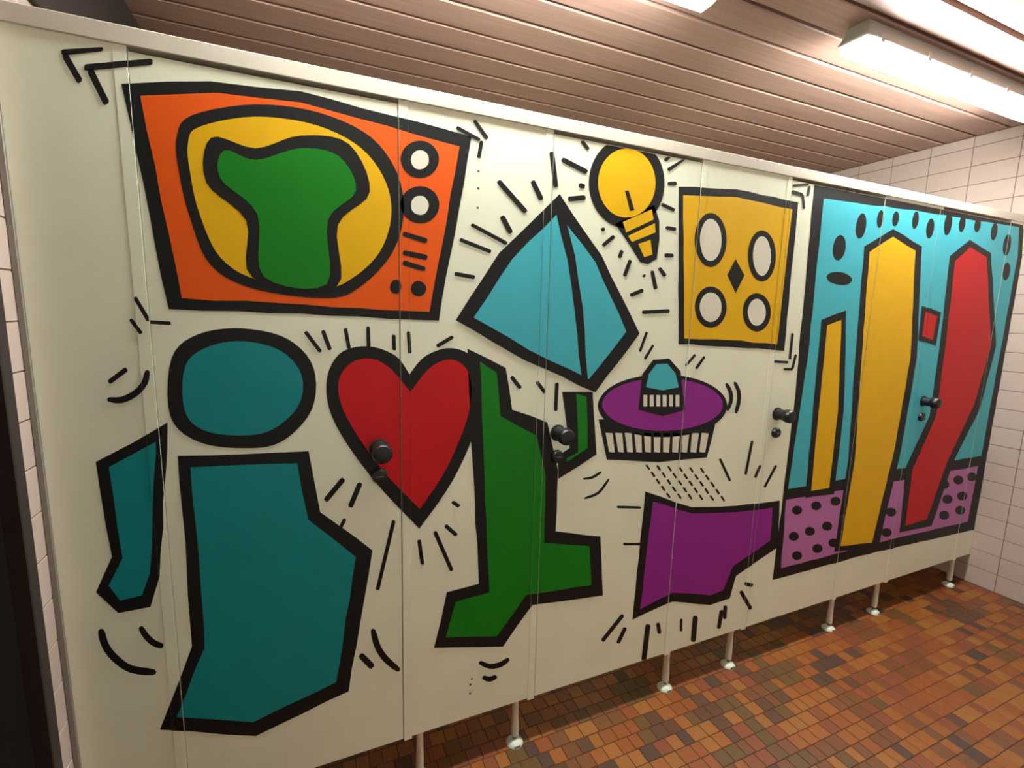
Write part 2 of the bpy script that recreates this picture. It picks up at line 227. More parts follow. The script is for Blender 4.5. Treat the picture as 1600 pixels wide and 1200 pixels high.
 ('black',3,1,'DOT',[(-0.286,0.525),(-0.296,0.508),(-0.329,0.506),(-0.367,0.518),(-0.386,0.538),(-0.377,0.554),(-0.344,0.557),(-0.306,0.545)]),
 ('black',3,1,'DOT',[(-0.142,0.523),(-0.152,0.506),(-0.187,0.504),(-0.226,0.517),(-0.247,0.537),(-0.237,0.553),(-0.203,0.556),(-0.163,0.544)]),
 ('black',3,1,'DOT',[(-0.292,0.436),(-0.301,0.42),(-0.335,0.418),(-0.373,0.431),(-0.392,0.452),(-0.383,0.468),(-0.349,0.47),(-0.312,0.457)]),
 ('black',3,1,'DOT',[(-0.137,0.442),(-0.147,0.425),(-0.182,0.423),(-0.222,0.437),(-0.242,0.458),(-0.232,0.474),(-0.198,0.476),(-0.158,0.463)]),
 ('black',3,1,'DOT',[(-1.405,1.728),(-1.413,1.7),(-1.434,1.682),(-1.458,1.683),(-1.477,1.701),(-1.482,1.73),(-1.474,1.758),(-1.454,1.776),(-1.43,1.775),(-1.411,1.757)]),
 ('black',3,1,'DOT',[(-1.34,1.608),(-1.357,1.593),(-1.398,1.586),(-1.447,1.589),(-1.485,1.599),(-1.499,1.615),(-1.484,1.628),(-1.444,1.636),(-1.395,1.634),(-1.355,1.623)]),
 ('black',3,1,'DOT',[(-1.294,1.823),(-1.301,1.794),(-1.318,1.776),(-1.338,1.776),(-1.354,1.794),(-1.358,1.823),(-1.351,1.852),(-1.334,1.87),(-1.314,1.87),(-1.299,1.852)]),
 ('black',3,1,'DOT',[(-1.187,1.862),(-1.192,1.841),(-1.203,1.828),(-1.216,1.828),(-1.226,1.841),(-1.23,1.862),(-1.225,1.882),(-1.214,1.895),(-1.201,1.895),(-1.191,1.883)]),
 ('black',3,1,'DOT',[(-1.083,1.872),(-1.088,1.854),(-1.099,1.843),(-1.113,1.843),(-1.124,1.854),(-1.128,1.872),(-1.123,1.89),(-1.112,1.901),(-1.098,1.901),(-1.087,1.89)]),
 ('black',3,1,'DOT',[(-0.941,1.88),(-0.946,1.859),(-0.958,1.845),(-0.973,1.845),(-0.984,1.858),(-0.988,1.88),(-0.983,1.902),(-0.972,1.915),(-0.957,1.915),(-0.946,1.902)]),
 ('black',3,1,'DOT',[(-0.818,1.856),(-0.824,1.831),(-0.839,1.815),(-0.857,1.815),(-0.871,1.831),(-0.877,1.856),(-0.871,1.881),(-0.856,1.897),(-0.838,1.897),(-0.823,1.882)]),
 ('black',3,1,'DOT',[(-0.683,1.888),(-0.689,1.858),(-0.705,1.84),(-0.724,1.84),(-0.739,1.858),(-0.745,1.887),(-0.739,1.916),(-0.724,1.934),(-0.705,1.935),(-0.689,1.917)]),
 ('black',3,1,'DOT',[(-0.574,1.898),(-0.579,1.877),(-0.592,1.863),(-0.609,1.863),(-0.622,1.876),(-0.627,1.898),(-0.622,1.919),(-0.609,1.933),(-0.593,1.933),(-0.579,1.92)]),
 ('black',3,1,'DOT',[(-0.442,1.905),(-0.447,1.886),(-0.46,1.874),(-0.478,1.874),(-0.492,1.886),(-0.497,1.904),(-0.492,1.923),(-0.479,1.934),(-0.462,1.935),(-0.447,1.923)]),
 ('black',3,1,'DOT',[(-0.284,1.889),(-0.289,1.865),(-0.303,1.849),(-0.321,1.849),(-0.336,1.864),(-0.343,1.889),(-0.338,1.913),(-0.323,1.928),(-0.305,1.928),(-0.29,1.914)]),
 ('black',3,1,'DOT',[(-0.136,1.836),(-0.142,1.806),(-0.16,1.787),(-0.183,1.787),(-0.202,1.806),(-0.21,1.836),(-0.204,1.867),(-0.186,1.885),(-0.163,1.886),(-0.144,1.867)]),
 ('black',3,1,'DOT',[(-0.098,1.71),(-0.104,1.684),(-0.123,1.669),(-0.146,1.669),(-0.166,1.686),(-0.174,1.711),(-0.168,1.737),(-0.149,1.752),(-0.126,1.752),(-0.106,1.736)]),
 ('black',3,0,'TINY',[(-2.33,0.93),(-2.326,0.932),(-2.323,0.93),(-2.31,0.915),(-2.31,0.912),(-2.314,0.91),(-2.317,0.912),(-2.33,0.927)]),
 ('black',3,0,'TINY',[(-2.306,0.902),(-2.301,0.904),(-2.298,0.902),(-2.285,0.887),(-2.285,0.883),(-2.289,0.881),(-2.293,0.883),(-2.305,0.899)]),
 ('black',3,0,'TINY',[(-2.281,0.873),(-2.276,0.875),(-2.273,0.873),(-2.26,0.858),(-2.26,0.854),(-2.264,0.852),(-2.267,0.854),(-2.28,0.87)]),
 ('black',3,0,'TINY',[(-2.255,0.844),(-2.251,0.846),(-2.247,0.844),(-2.234,0.828),(-2.234,0.825),(-2.238,0.823),(-2.242,0.825),(-2.255,0.841)]),
 ('black',3,0,'TINY',[(-2.23,0.814),(-2.225,0.816),(-2.222,0.814),(-2.208,0.798),(-2.208,0.795),(-2.212,0.793),(-2.216,0.795),(-2.229,0.811)]),
 ('black',3,0,'TINY',[(-2.282,0.922),(-2.278,0.925),(-2.274,0.923),(-2.262,0.907),(-2.261,0.904),(-2.266,0.902),(-2.269,0.904),(-2.282,0.919)]),
 ('black',3,0,'TINY',[(-2.257,0.894),(-2.253,0.896),(-2.249,0.894),(-2.236,0.878),(-2.236,0.875),(-2.24,0.873),(-2.243,0.875),(-2.256,0.891)]),
 ('black',3,0,'TINY',[(-2.231,0.865),(-2.227,0.867),(-2.223,0.865),(-2.21,0.849),(-2.21,0.846),(-2.214,0.844),(-2.218,0.846),(-2.231,0.862)]),
 ('black',3,0,'TINY',[(-2.205,0.835),(-2.201,0.837),(-2.197,0.835),(-2.184,0.819),(-2.183,0.816),(-2.188,0.814),(-2.191,0.816),(-2.205,0.832)]),
 ('black',3,0,'TINY',[(-2.179,0.805),(-2.174,0.807),(-2.17,0.805),(-2.157,0.789),(-2.156,0.785),(-2.161,0.783),(-2.164,0.785),(-2.178,0.802)]),
 ('black',3,0,'TINY',[(-2.233,0.915),(-2.228,0.917),(-2.225,0.915),(-2.212,0.899),(-2.211,0.896),(-2.216,0.894),(-2.219,0.896),(-2.232,0.912)]),
 ('black',3,0,'TINY',[(-2.207,0.886),(-2.202,0.888),(-2.199,0.886),(-2.186,0.87),(-2.185,0.867),(-2.19,0.865),(-2.193,0.867),(-2.206,0.883)]),
 ('black',3,0,'TINY',[(-2.181,0.856),(-2.176,0.858),(-2.172,0.856),(-2.159,0.84),(-2.158,0.837),(-2.163,0.835),(-2.166,0.837),(-2.18,0.853)]),
 ('black',3,0,'TINY',[(-2.154,0.826),(-2.149,0.828),(-2.145,0.826),(-2.132,0.81),(-2.131,0.807),(-2.136,0.805),(-2.139,0.807),(-2.153,0.823)]),
 ('black',3,0,'TINY',[(-2.126,0.796),(-2.122,0.798),(-2.118,0.796),(-2.104,0.779),(-2.103,0.776),(-2.108,0.774),(-2.112,0.776),(-2.126,0.792)]),
 ('black',3,0,'TINY',[(-2.182,0.907),(-2.178,0.909),(-2.174,0.907),(-2.161,0.891),(-2.16,0.888),(-2.165,0.886),(-2.168,0.888),(-2.182,0.904)]),
 ('black',3,0,'TINY',[(-2.156,0.878),(-2.151,0.88),(-2.148,0.878),(-2.134,0.862),(-2.133,0.858),(-2.138,0.856),(-2.142,0.858),(-2.155,0.874)]),
 ('black',3,0,'TINY',[(-2.129,0.848),(-2.124,0.85),(-2.12,0.848),(-2.106,0.831),(-2.106,0.828),(-2.11,0.826),(-2.114,0.828),(-2.128,0.844)]),
 ('black',3,0,'TINY',[(-2.101,0.817),(-2.096,0.819),(-2.092,0.817),(-2.078,0.8),(-2.078,0.797),(-2.082,0.795),(-2.086,0.797),(-2.1,0.814)]),
 ('black',3,0,'TINY',[(-2.073,0.786),(-2.068,0.788),(-2.064,0.786),(-2.05,0.769),(-2.049,0.766),(-2.054,0.764),(-2.058,0.766),(-2.072,0.783)]),
 ('black',3,0,'TINY',[(-2.131,0.899),(-2.126,0.901),(-2.122,0.899),(-2.109,0.883),(-2.108,0.88),(-2.113,0.878),(-2.116,0.88),(-2.13,0.896)]),
 ('black',3,0,'TINY',[(-2.103,0.869),(-2.099,0.871),(-2.095,0.869),(-2.081,0.853),(-2.08,0.85),(-2.085,0.848),(-2.089,0.849),(-2.103,0.866)]),
 ('black',3,0,'TINY',[(-2.075,0.839),(-2.071,0.841),(-2.067,0.839),(-2.052,0.822),(-2.052,0.819),(-2.056,0.817),(-2.06,0.819),(-2.075,0.835)]),
 ('black',3,0,'TINY',[(-2.047,0.808),(-2.042,0.81),(-2.038,0.808),(-2.023,0.791),(-2.023,0.787),(-2.028,0.785),(-2.032,0.787),(-2.046,0.804)]),
 ('black',3,0,'TINY',[(-2.018,0.776),(-2.013,0.778),(-2.009,0.776),(-1.994,0.759),(-1.993,0.756),(-1.998,0.754),(-2.002,0.756),(-2.017,0.773)]),
 ('black',3,0,'TINY',[(-2.078,0.891),(-2.073,0.893),(-2.069,0.891),(-2.055,0.875),(-2.054,0.871),(-2.059,0.869),(-2.063,0.871),(-2.077,0.888)]),
 ('black',3,0,'TINY',[(-2.049,0.86),(-2.045,0.863),(-2.041,0.861),(-2.026,0.844),(-2.026,0.841),(-2.03,0.839),(-2.034,0.84),(-2.049,0.857)]),
 ('black',3,0,'TINY',[(-2.021,0.83),(-2.016,0.832),(-2.012,0.83),(-1.997,0.813),(-1.996,0.809),(-2.001,0.807),(-2.005,0.809),(-2.02,0.826)]),
 ('black',3,0,'TINY',[(-1.991,0.798),(-1.986,0.8),(-1.982,0.798),(-1.967,0.781),(-1.967,0.778),(-1.972,0.775),(-1.976,0.777),(-1.991,0.795)]),
 ('black',3,0,'TINY',[(-1.961,0.766),(-1.956,0.768),(-1.952,0.766),(-1.937,0.748),(-1.936,0.745),(-1.941,0.743),(-1.945,0.745),(-1.961,0.763)]),
 ('black',3,1,'DOT',[(-3.799,1.229),(-3.775,1.225),(-3.747,1.24),(-3.727,1.265),(-3.721,1.292),(-3.729,1.295),(-3.737,1.272),(-3.753,1.252),(-3.777,1.239),(-3.798,1.239)]),
 ('black',3,1,'DOT',[(-3.86,0.699),(-3.856,0.659),(-3.84,0.619),(-3.81,0.58),(-3.766,0.56),(-3.763,0.575),(-3.804,0.597),(-3.829,0.631),(-3.843,0.664),(-3.849,0.701)]),
 ('black',3,1,'DOT',[(-3.785,0.687),(-3.778,0.662),(-3.763,0.637),(-3.745,0.625),(-3.741,0.636),(-3.756,0.65),(-3.768,0.67),(-3.777,0.691)]),
 ('black',3,1,'DOT',[(-3.261,0.543),(-3.251,0.488),(-3.227,0.438),(-3.19,0.395),(-3.181,0.404),(-3.213,0.448),(-3.235,0.492),(-3.248,0.543)]),
 ('black',3,1,'DOT',[(-2.933,0.342),(-2.898,0.316),(-2.857,0.31),(-2.83,0.324),(-2.837,0.337),(-2.864,0.33),(-2.897,0.333),(-2.928,0.353)]),
 ('black',3,1,'DOT',[(-2.921,0.286),(-2.896,0.269),(-2.872,0.274),(-2.878,0.288),(-2.898,0.288),(-2.917,0.298)]),
 ('black',3,1,'DOT',[(-2.579,0.907),(-2.546,0.906),(-2.514,0.921),(-2.518,0.928),(-2.55,0.915),(-2.58,0.913)]),
 ('black',3,1,'DOT',[(-2.567,0.839),(-2.516,0.85),(-2.48,0.892),(-2.487,0.896),(-2.523,0.858),(-2.57,0.846)]),
 ('black',3,1,'DOT',[(-1.989,1.2),(-1.97,1.171),(-1.963,1.14),(-1.972,1.107),(-1.958,1.103),(-1.943,1.137),(-1.951,1.174),(-1.977,1.204)]),
 ('black',3,1,'DOT',[(-1.948,1.204),(-1.927,1.17),(-1.923,1.133),(-1.928,1.095),(-1.914,1.091),(-1.903,1.13),(-1.908,1.172),(-1.935,1.207)]),
 ('black',3,0,'DOT',[(-3.818,1.917),(-3.818,1.924),(-3.814,1.927),(-3.755,1.947),(-3.752,1.946),(-3.752,1.939),(-3.755,1.936),(-3.814,1.916)]),
 ('black',3,0,'DOT',[(-3.817,1.916),(-3.812,1.92),(-3.808,1.919),(-3.79,1.879),(-3.791,1.874),(-3.796,1.869),(-3.799,1.871),(-3.817,1.911)]),
 ('black',3,0,'DOT',[(-3.785,1.896),(-3.785,1.903),(-3.782,1.907),(-3.675,1.94),(-3.671,1.939),(-3.671,1.931),(-3.675,1.928),(-3.782,1.895)]),
 ('black',3,0,'DOT',[(-3.779,1.896),(-3.774,1.901),(-3.77,1.899),(-3.75,1.846),(-3.751,1.841),(-3.757,1.836),(-3.76,1.838),(-3.78,1.891)]),
 ('black',3,0,'DOT',[(-3.738,1.454),(-3.734,1.456),(-3.732,1.455),(-3.712,1.409),(-3.713,1.405),(-3.716,1.403),(-3.719,1.404),(-3.738,1.45)]),
 ('black',3,0,'DOT',[(-3.714,1.4),(-3.713,1.405),(-3.711,1.406),(-3.677,1.404),(-3.675,1.402),(-3.675,1.397),(-3.678,1.396),(-3.712,1.398)]),
 ('black',3,0,'DOT',[(-3.749,1.407),(-3.746,1.41),(-3.743,1.408),(-3.728,1.381),(-3.728,1.378),(-3.732,1.375),(-3.734,1.376),(-3.749,1.403)]),
 ('black',3,0,'DOT',[(-3.794,1.268),(-3.797,1.274),(-3.795,1.278),(-3.767,1.302),(-3.763,1.303),(-3.76,1.297),(-3.762,1.293),(-3.791,1.269)]),
 ('black',3,0,'DOT',[(-3.295,0.475),(-3.287,0.482),(-3.281,0.478),(-3.255,0.44),(-3.253,0.432),(-3.261,0.425),(-3.268,0.429),(-3.293,0.467)]),
 ('black',3,0,'DOT',[(-3.163,1.632),(-3.161,1.64),(-3.155,1.641),(-3.1,1.63),(-3.097,1.626),(-3.099,1.619),(-3.104,1.617),(-3.159,1.629)]),
 ('black',3,0,'DOT',[(-3.163,1.585),(-3.161,1.593),(-3.156,1.595),(-3.101,1.588),(-3.097,1.584),(-3.099,1.576),(-3.104,1.574),(-3.159,1.582)]),
 ('black',3,0,'DOT',[(-3.164,1.56),(-3.161,1.568),(-3.156,1.569),(-3.106,1.557),(-3.102,1.554),(-3.104,1.546),(-3.11,1.545),(-3.16,1.556)]),
 ('black',3,0,'DOT',[(-3.404,1.381),(-3.4,1.385),(-3.396,1.384),(-3.366,1.339),(-3.365,1.335),(-3.369,1.332),(-3.373,1.333),(-3.403,1.378)]),
 ('black',3,0,'DOT',[(-3.364,1.386),(-3.359,1.388),(-3.356,1.386),(-3.342,1.343),(-3.343,1.339),(-3.348,1.337),(-3.351,1.339),(-3.365,1.382)]),
 ('black',3,0,'DOT',[(-3.311,1.392),(-3.305,1.393),(-3.303,1.39),(-3.296,1.345),(-3.297,1.341),(-3.303,1.34),(-3.305,1.343),(-3.312,1.388)]),
 ('black',3,0,'DOT',[(-3.255,1.398),(-3.25,1.398),(-3.248,1.395),(-3.247,1.349),(-3.249,1.345),(-3.255,1.345),(-3.257,1.348),(-3.257,1.394)]),
 ('black',3,0,'DOT',[(-3.191,1.377),(-3.185,1.377),(-3.183,1.374),(-3.182,1.34),(-3.183,1.336),(-3.189,1.336),(-3.192,1.34),(-3.193,1.373)]),
 ('black',3,0,'DOT',[(-3.152,1.386),(-3.146,1.386),(-3.144,1.383),(-3.141,1.331),(-3.143,1.328),(-3.149,1.327),(-3.151,1.331),(-3.154,1.382)]),
 ('black',3,0,'DOT',[(-3.071,1.343),(-3.074,1.349),(-3.072,1.352),(-3.032,1.375),(-3.028,1.375),(-3.024,1.37),(-3.027,1.366),(-3.066,1.343)]),
 ('black',3,0,'DOT',[(-3.366,0.941),(-3.372,0.947),(-3.37,0.953),(-3.33,1.0),(-3.325,1.002),(-3.319,0.995),(-3.32,0.99),(-3.361,0.942)]),
 ('black',3,0,'DOT',[(-3.304,0.915),(-3.311,0.919),(-3.312,0.925),(-3.288,0.981),(-3.283,0.984),(-3.276,0.98),(-3.276,0.974),(-3.3,0.918)]),
 ('black',3,0,'DOT',[(-3.344,0.836),(-3.349,0.84),(-3.349,0.844),(-3.327,0.887),(-3.324,0.889),(-3.319,0.886),(-3.319,0.881),(-3.341,0.838)]),
 ('black',3,0,'DOT',[(-3.238,0.662),(-3.244,0.665),(-3.245,0.669),(-3.199,0.861),(-3.196,0.864),(-3.19,0.861),(-3.189,0.856),(-3.235,0.664)]),
 ('black',3,0,'DOT',[(-3.126,0.793),(-3.119,0.793),(-3.117,0.789),(-3.108,0.718),(-3.109,0.714),(-3.116,0.715),(-3.119,0.719),(-3.128,0.789)]),
 ('black',3,0,'DOT',[(-3.08,0.81),(-3.074,0.812),(-3.07,0.808),(-3.021,0.683),(-3.022,0.678),(-3.028,0.676),(-3.032,0.68),(-3.081,0.805)]),
 ('black',3,0,'DOT',[(-3.048,0.822),(-3.044,0.827),(-3.039,0.825),(-3.01,0.794),(-3.008,0.789),(-3.013,0.785),(-3.018,0.786),(-3.047,0.817)]),
 ('black',3,0,'DOT',[(-3.028,0.891),(-3.024,0.896),(-3.019,0.895),(-3.004,0.883),(-3.001,0.879),(-3.005,0.873),(-3.01,0.874),(-3.025,0.886)]),
 ('black',3,0,'DOT',[(-3.011,1.631),(-3.008,1.637),(-3.004,1.638),(-2.92,1.614),(-2.917,1.611),(-2.92,1.605),(-2.924,1.604),(-3.008,1.628)]),
 ('black',3,0,'DOT',[(-3.024,1.54),(-3.023,1.546),(-3.019,1.548),(-2.967,1.542),(-2.964,1.539),(-2.965,1.533),(-2.969,1.531),(-3.021,1.537)]),
 ('black',3,0,'DOT',[(-2.979,1.673),(-2.976,1.678),(-2.971,1.679),(-2.872,1.64),(-2.87,1.636),(-2.873,1.63),(-2.877,1.63),(-2.976,1.67)]),
 ('black',3,0,'DOT',[(-2.905,1.795),(-2.898,1.801),(-2.892,1.8),(-2.812,1.732),(-2.811,1.727),(-2.818,1.721),(-2.824,1.722),(-2.903,1.79)]),
 ('black',3,0,'DOT',[(-2.893,1.704),(-2.885,1.709),(-2.879,1.707),(-2.855,1.671),(-2.855,1.666),(-2.863,1.661),(-2.869,1.663),(-2.893,1.699)]),
 ('black',3,0,'DOT',[(-2.802,1.809),(-2.793,1.814),(-2.788,1.811),(-2.762,1.771),(-2.762,1.765),(-2.771,1.761),(-2.776,1.763),(-2.802,1.804)]),
 ('black',3,0,'DOT',[(-2.745,1.896),(-2.735,1.898),(-2.731,1.894),(-2.715,1.81),(-2.717,1.804),(-2.727,1.802),(-2.731,1.806),(-2.747,1.89)]),
 ('black',3,0,'DOT',[(-3.022,1.913),(-3.019,1.919),(-3.015,1.919),(-2.956,1.9),(-2.954,1.897),(-2.957,1.892),(-2.961,1.891),(-3.02,1.91)]),
 ('black',3,0,'DOT',[(-2.975,1.939),(-2.97,1.943),(-2.966,1.942),(-2.933,1.908),(-2.932,1.904),(-2.937,1.899),(-2.942,1.9),(-2.974,1.935)]),
 ('black',3,0,'DOT',[(-2.954,1.894),(-2.948,1.894),(-2.946,1.89),(-2.953,1.852),(-2.955,1.849),(-2.962,1.849),(-2.963,1.852),(-2.957,1.89)]),
 ('black',3,0,'DOT',[(-2.646,1.939),(-2.64,1.943),(-2.635,1.943),(-2.617,1.928),(-2.615,1.924),(-2.621,1.919),(-2.626,1.92),(-2.645,1.935)]),
 ('black',3,0,'DOT',[(-2.708,1.878),(-2.704,1.886),(-2.697,1.887),(-2.621,1.866),(-2.617,1.862),(-2.621,1.854),(-2.628,1.852),(-2.705,1.874)]),
 ('black',3,0,'DOT',[(-2.647,1.814),(-2.645,1.823),(-2.638,1.825),(-2.629,1.824),(-2.624,1.821),(-2.626,1.812),(-2.633,1.81),(-2.642,1.811)]),
 ('black',3,0,'DOT',[(-2.68,1.771),(-2.681,1.779),(-2.676,1.783),(-2.628,1.792),(-2.622,1.79),(-2.62,1.782),(-2.626,1.778),(-2.674,1.769)]),
 ('black',3,0,'DOT',[(-2.331,1.928),(-2.339,1.93),(-2.339,1.935),(-2.326,1.956),(-2.321,1.959),(-2.312,1.956),(-2.312,1.952),(-2.326,1.931)]),
 ('black',3,0,'DOT',[(-2.318,1.9),(-2.324,1.905),(-2.322,1.91),(-2.266,1.951),(-2.26,1.952),(-2.253,1.947),(-2.255,1.943),(-2.312,1.902)]),
 ('black',3,0,'DOT',[(-2.318,1.859),(-2.319,1.866),(-2.314,1.869),(-2.288,1.873),(-2.282,1.871),(-2.281,1.864),(-2.287,1.861),(-2.313,1.858)]),
 ('black',3,0,'DOT',[(-2.34,1.794),(-2.336,1.801),(-2.33,1.802),(-2.285,1.791),(-2.281,1.788),(-2.284,1.781),(-2.29,1.78),(-2.336,1.791)]),
 ('black',3,0,'DOT',[(-2.315,1.724),(-2.314,1.731),(-2.308,1.733),(-2.276,1.732),(-2.271,1.73),(-2.271,1.722),(-2.277,1.72),(-2.309,1.721)]),
 ('black',3,0,'DOT',[(-2.311,1.636),(-2.312,1.644),(-2.307,1.647),(-2.28,1.648),(-2.274,1.646),(-2.273,1.639),(-2.279,1.636),(-2.305,1.634)]),
 ('black',3,0,'DOT',[(-2.558,1.694),(-2.563,1.7),(-2.56,1.704),(-2.555,1.706),(-2.55,1.707),(-2.546,1.701),(-2.548,1.697),(-2.553,1.695)]),
 ('black',3,0,'DOT',[(-2.549,1.649),(-2.555,1.654),(-2.554,1.658),(-2.52,1.686),(-2.515,1.687),(-2.509,1.683),(-2.51,1.678),(-2.544,1.651)]),
 ('black',3,0,'DOT',[(-2.485,1.619),(-2.493,1.621),(-2.494,1.626),(-2.488,1.642),(-2.484,1.645),(-2.476,1.643),(-2.474,1.639),(-2.48,1.623)]),
 ('black',3,0,'DOT',[(-2.461,1.564),(-2.47,1.566),(-2.471,1.57),(-2.454,1.615),(-2.45,1.618),(-2.442,1.616),(-2.44,1.611),(-2.457,1.567)]),
 ('black',3,0,'DOT',[(-2.391,1.565),(-2.396,1.568),(-2.395,1.571),(-2.39,1.575),(-2.386,1.576),(-2.382,1.573),(-2.382,1.57),(-2.387,1.566)]),
 ('black',3,0,'DOT',[(-2.362,1.588),(-2.353,1.589),(-2.349,1.586),(-2.331,1.536),(-2.333,1.531),(-2.342,1.529),(-2.347,1.532),(-2.364,1.583)]),
 ('black',3,0,'DOT',[(-2.333,1.597),(-2.326,1.602),(-2.32,1.6),(-2.299,1.581),(-2.298,1.576),(-2.306,1.571),(-2.312,1.573),(-2.332,1.592)]),
 ('black',3,0,'DOT',[(-2.437,1.503),(-2.441,1.509),(-2.438,1.513),(-2.396,1.529),(-2.39,1.529),(-2.386,1.522),(-2.389,1.518),(-2.431,1.502)]),
 ('black',3,0,'DOT',[(-2.387,1.45),(-2.388,1.457),(-2.383,1.46),(-2.28,1.467),(-2.274,1.465),(-2.273,1.457),(-2.278,1.454),(-2.381,1.448)]),
 ('black',3,0,'DOT',[(-1.743,1.924),(-1.745,1.929),(-1.74,1.932),(-1.666,1.946),(-1.661,1.945),(-1.659,1.94),(-1.663,1.937),(-1.738,1.923)]),
 ('black',3,0,'DOT',[(-1.75,1.902),(-1.748,1.909),(-1.741,1.912),(-1.692,1.908),(-1.685,1.905),(-1.687,1.897),(-1.695,1.895),(-1.744,1.898)]),
 ('black',3,0,'DOT',[(-1.691,1.9),(-1.683,1.902),(-1.679,1.899),(-1.665,1.857),(-1.666,1.854),(-1.675,1.852),(-1.678,1.855),(-1.692,1.897)]),
 ('black',3,0,'DOT',[(-1.66,1.936),(-1.652,1.937),(-1.649,1.933),(-1.651,1.904),(-1.654,1.9),(-1.663,1.9),(-1.665,1.903),(-1.663,1.933)]),
 ('black',3,0,'DOT',[(-1.663,1.391),(-1.655,1.39),(-1.652,1.386),(-1.651,1.291),(-1.654,1.288),(-1.663,1.289),(-1.666,1.293),(-1.666,1.387)]),
 ('black',3,0,'DOT',[(-1.747,1.278),(-1.748,1.284),(-1.743,1.286),(-1.671,1.282),(-1.666,1.28),(-1.665,1.274),(-1.67,1.272),(-1.742,1.276)]),
 ('black',3,0,'DOT',[(-1.631,1.308),(-1.622,1.307),(-1.62,1.303),(-1.63,1.252),(-1.634,1.249),(-1.643,1.251),(-1.645,1.255),(-1.635,1.305)]),
 ('black',3,0,'DOT',[(-1.689,1.247),(-1.69,1.253),(-1.685,1.255),(-1.641,1.254),(-1.636,1.252),(-1.635,1.245),(-1.64,1.243),(-1.684,1.245)]),
 ('black',3,0,'DOT',[(-2.383,1.324),(-2.389,1.326),(-2.39,1.33),(-2.369,1.389),(-2.366,1.391),(-2.359,1.389),(-2.358,1.386),(-2.38,1.327)]),
 ('black',3,0,'DOT',[(-2.361,1.298),(-2.366,1.301),(-2.367,1.305),(-2.338,1.347),(-2.335,1.349),(-2.329,1.346),(-2.329,1.343),(-2.357,1.3)]),
 ('black',3,0,'DOT',[(-2.182,1.273),(-2.188,1.277),(-2.187,1.28),(-2.153,1.313),(-2.149,1.315),(-2.143,1.311),(-2.143,1.307),(-2.178,1.274)]),
 ('black',3,0,'DOT',[(-2.134,1.261),(-2.14,1.264),(-2.14,1.268),(-2.108,1.306),(-2.104,1.307),(-2.098,1.304),(-2.098,1.3),(-2.129,1.262)]),
 ('black',3,0,'DOT',[(-2.85,1.254),(-2.845,1.258),(-2.84,1.256),(-2.814,1.226),(-2.813,1.222),(-2.819,1.217),(-2.824,1.219),(-2.85,1.249)]),
 ('black',3,0,'DOT',[(-2.766,1.236),(-2.759,1.24),(-2.755,1.237),(-2.732,1.209),(-2.731,1.204),(-2.737,1.2),(-2.742,1.203),(-2.765,1.231)]),
 ('black',3,0,'DOT',[(-2.697,1.232),(-2.689,1.232),(-2.687,1.227),(-2.688,1.147),(-2.69,1.143),(-2.699,1.144),(-2.701,1.148),(-2.7,1.228)]),
 ('black',3,0,'DOT',[(-2.441,0.79),(-2.441,0.796),(-2.438,0.797),(-2.342,0.781),(-2.338,0.778),(-2.338,0.773),(-2.341,0.772),(-2.437,0.788)]),
 ('black',3,0,'DOT',[(-2.404,0.648),(-2.405,0.654),(-2.401,0.655),(-2.331,0.643),(-2.327,0.64),(-2.327,0.634),(-2.33,0.633),(-2.4,0.646)]),
 ('black',3,0,'DOT',[(-2.466,0.292),(-2.474,0.3),(-2.474,0.306),(-2.396,0.381),(-2.39,0.381),(-2.382,0.374),(-2.382,0.368),(-2.46,0.293)]),
 ('black',3,0,'DOT',[(-2.397,0.266),(-2.406,0.272),(-2.407,0.279),(-2.382,0.325),(-2.377,0.327),(-2.367,0.321),(-2.366,0.315),(-2.391,0.268)]),
 ('black',3,0,'DOT',[(-2.269,0.158),(-2.284,0.164),(-2.288,0.173),(-2.281,0.307),(-2.276,0.313),(-2.262,0.308),(-2.257,0.299),(-2.264,0.164)]),
 ('black',3,0,'DOT',[(-2.228,0.305),(-2.217,0.304),(-2.212,0.297),(-2.203,0.261),(-2.205,0.255),(-2.216,0.257),(-2.221,0.263),(-2.23,0.3)]),
 ('black',3,0,'DOT',[(-2.113,0.294),(-2.105,0.292),(-2.102,0.287),(-2.098,0.24),(-2.1,0.237),(-2.108,0.239),(-2.111,0.243),(-2.115,0.29)]),
 ('black',3,0,'DOT',[(-2.028,0.172),(-2.045,0.178),(-2.05,0.187),(-2.05,0.283),(-2.045,0.289),(-2.029,0.284),(-2.023,0.275),(-2.023,0.178)]),
 ('black',3,0,'DOT',[(-1.898,0.195),(-1.911,0.2),(-1.914,0.207),(-1.909,0.276),(-1.904,0.28),(-1.891,0.276),(-1.887,0.268),(-1.893,0.199)]),
 ('black',3,0,'DOT',[(-1.87,0.231),(-1.883,0.235),(-1.887,0.242),(-1.89,0.29),(-1.886,0.295),(-1.873,0.292),(-1.868,0.284),(-1.866,0.236)]),
 ('black',3,0,'DOT',[(-1.806,0.338),(-1.795,0.341),(-1.787,0.335),(-1.724,0.249),(-1.723,0.242),(-1.734,0.239),(-1.743,0.245),(-1.805,0.331)]),
 ('black',3,0,'DOT',[(-1.783,0.364),(-1.782,0.373),(-1.774,0.373),(-1.739,0.36),(-1.731,0.354),(-1.733,0.344),(-1.741,0.344),(-1.776,0.357)]),
 ('black',3,0,'DOT',[(-1.987,0.917),(-1.98,0.919),(-1.975,0.916),(-1.915,0.828),(-1.915,0.824),(-1.922,0.822),(-1.927,0.825),(-1.986,0.913)]),
 ('black',3,0,'DOT',[(-1.834,0.838),(-1.843,0.84),(-1.845,0.845),(-1.828,0.972),(-1.824,0.974),(-1.816,0.973),(-1.814,0.968),(-1.831,0.841)]),
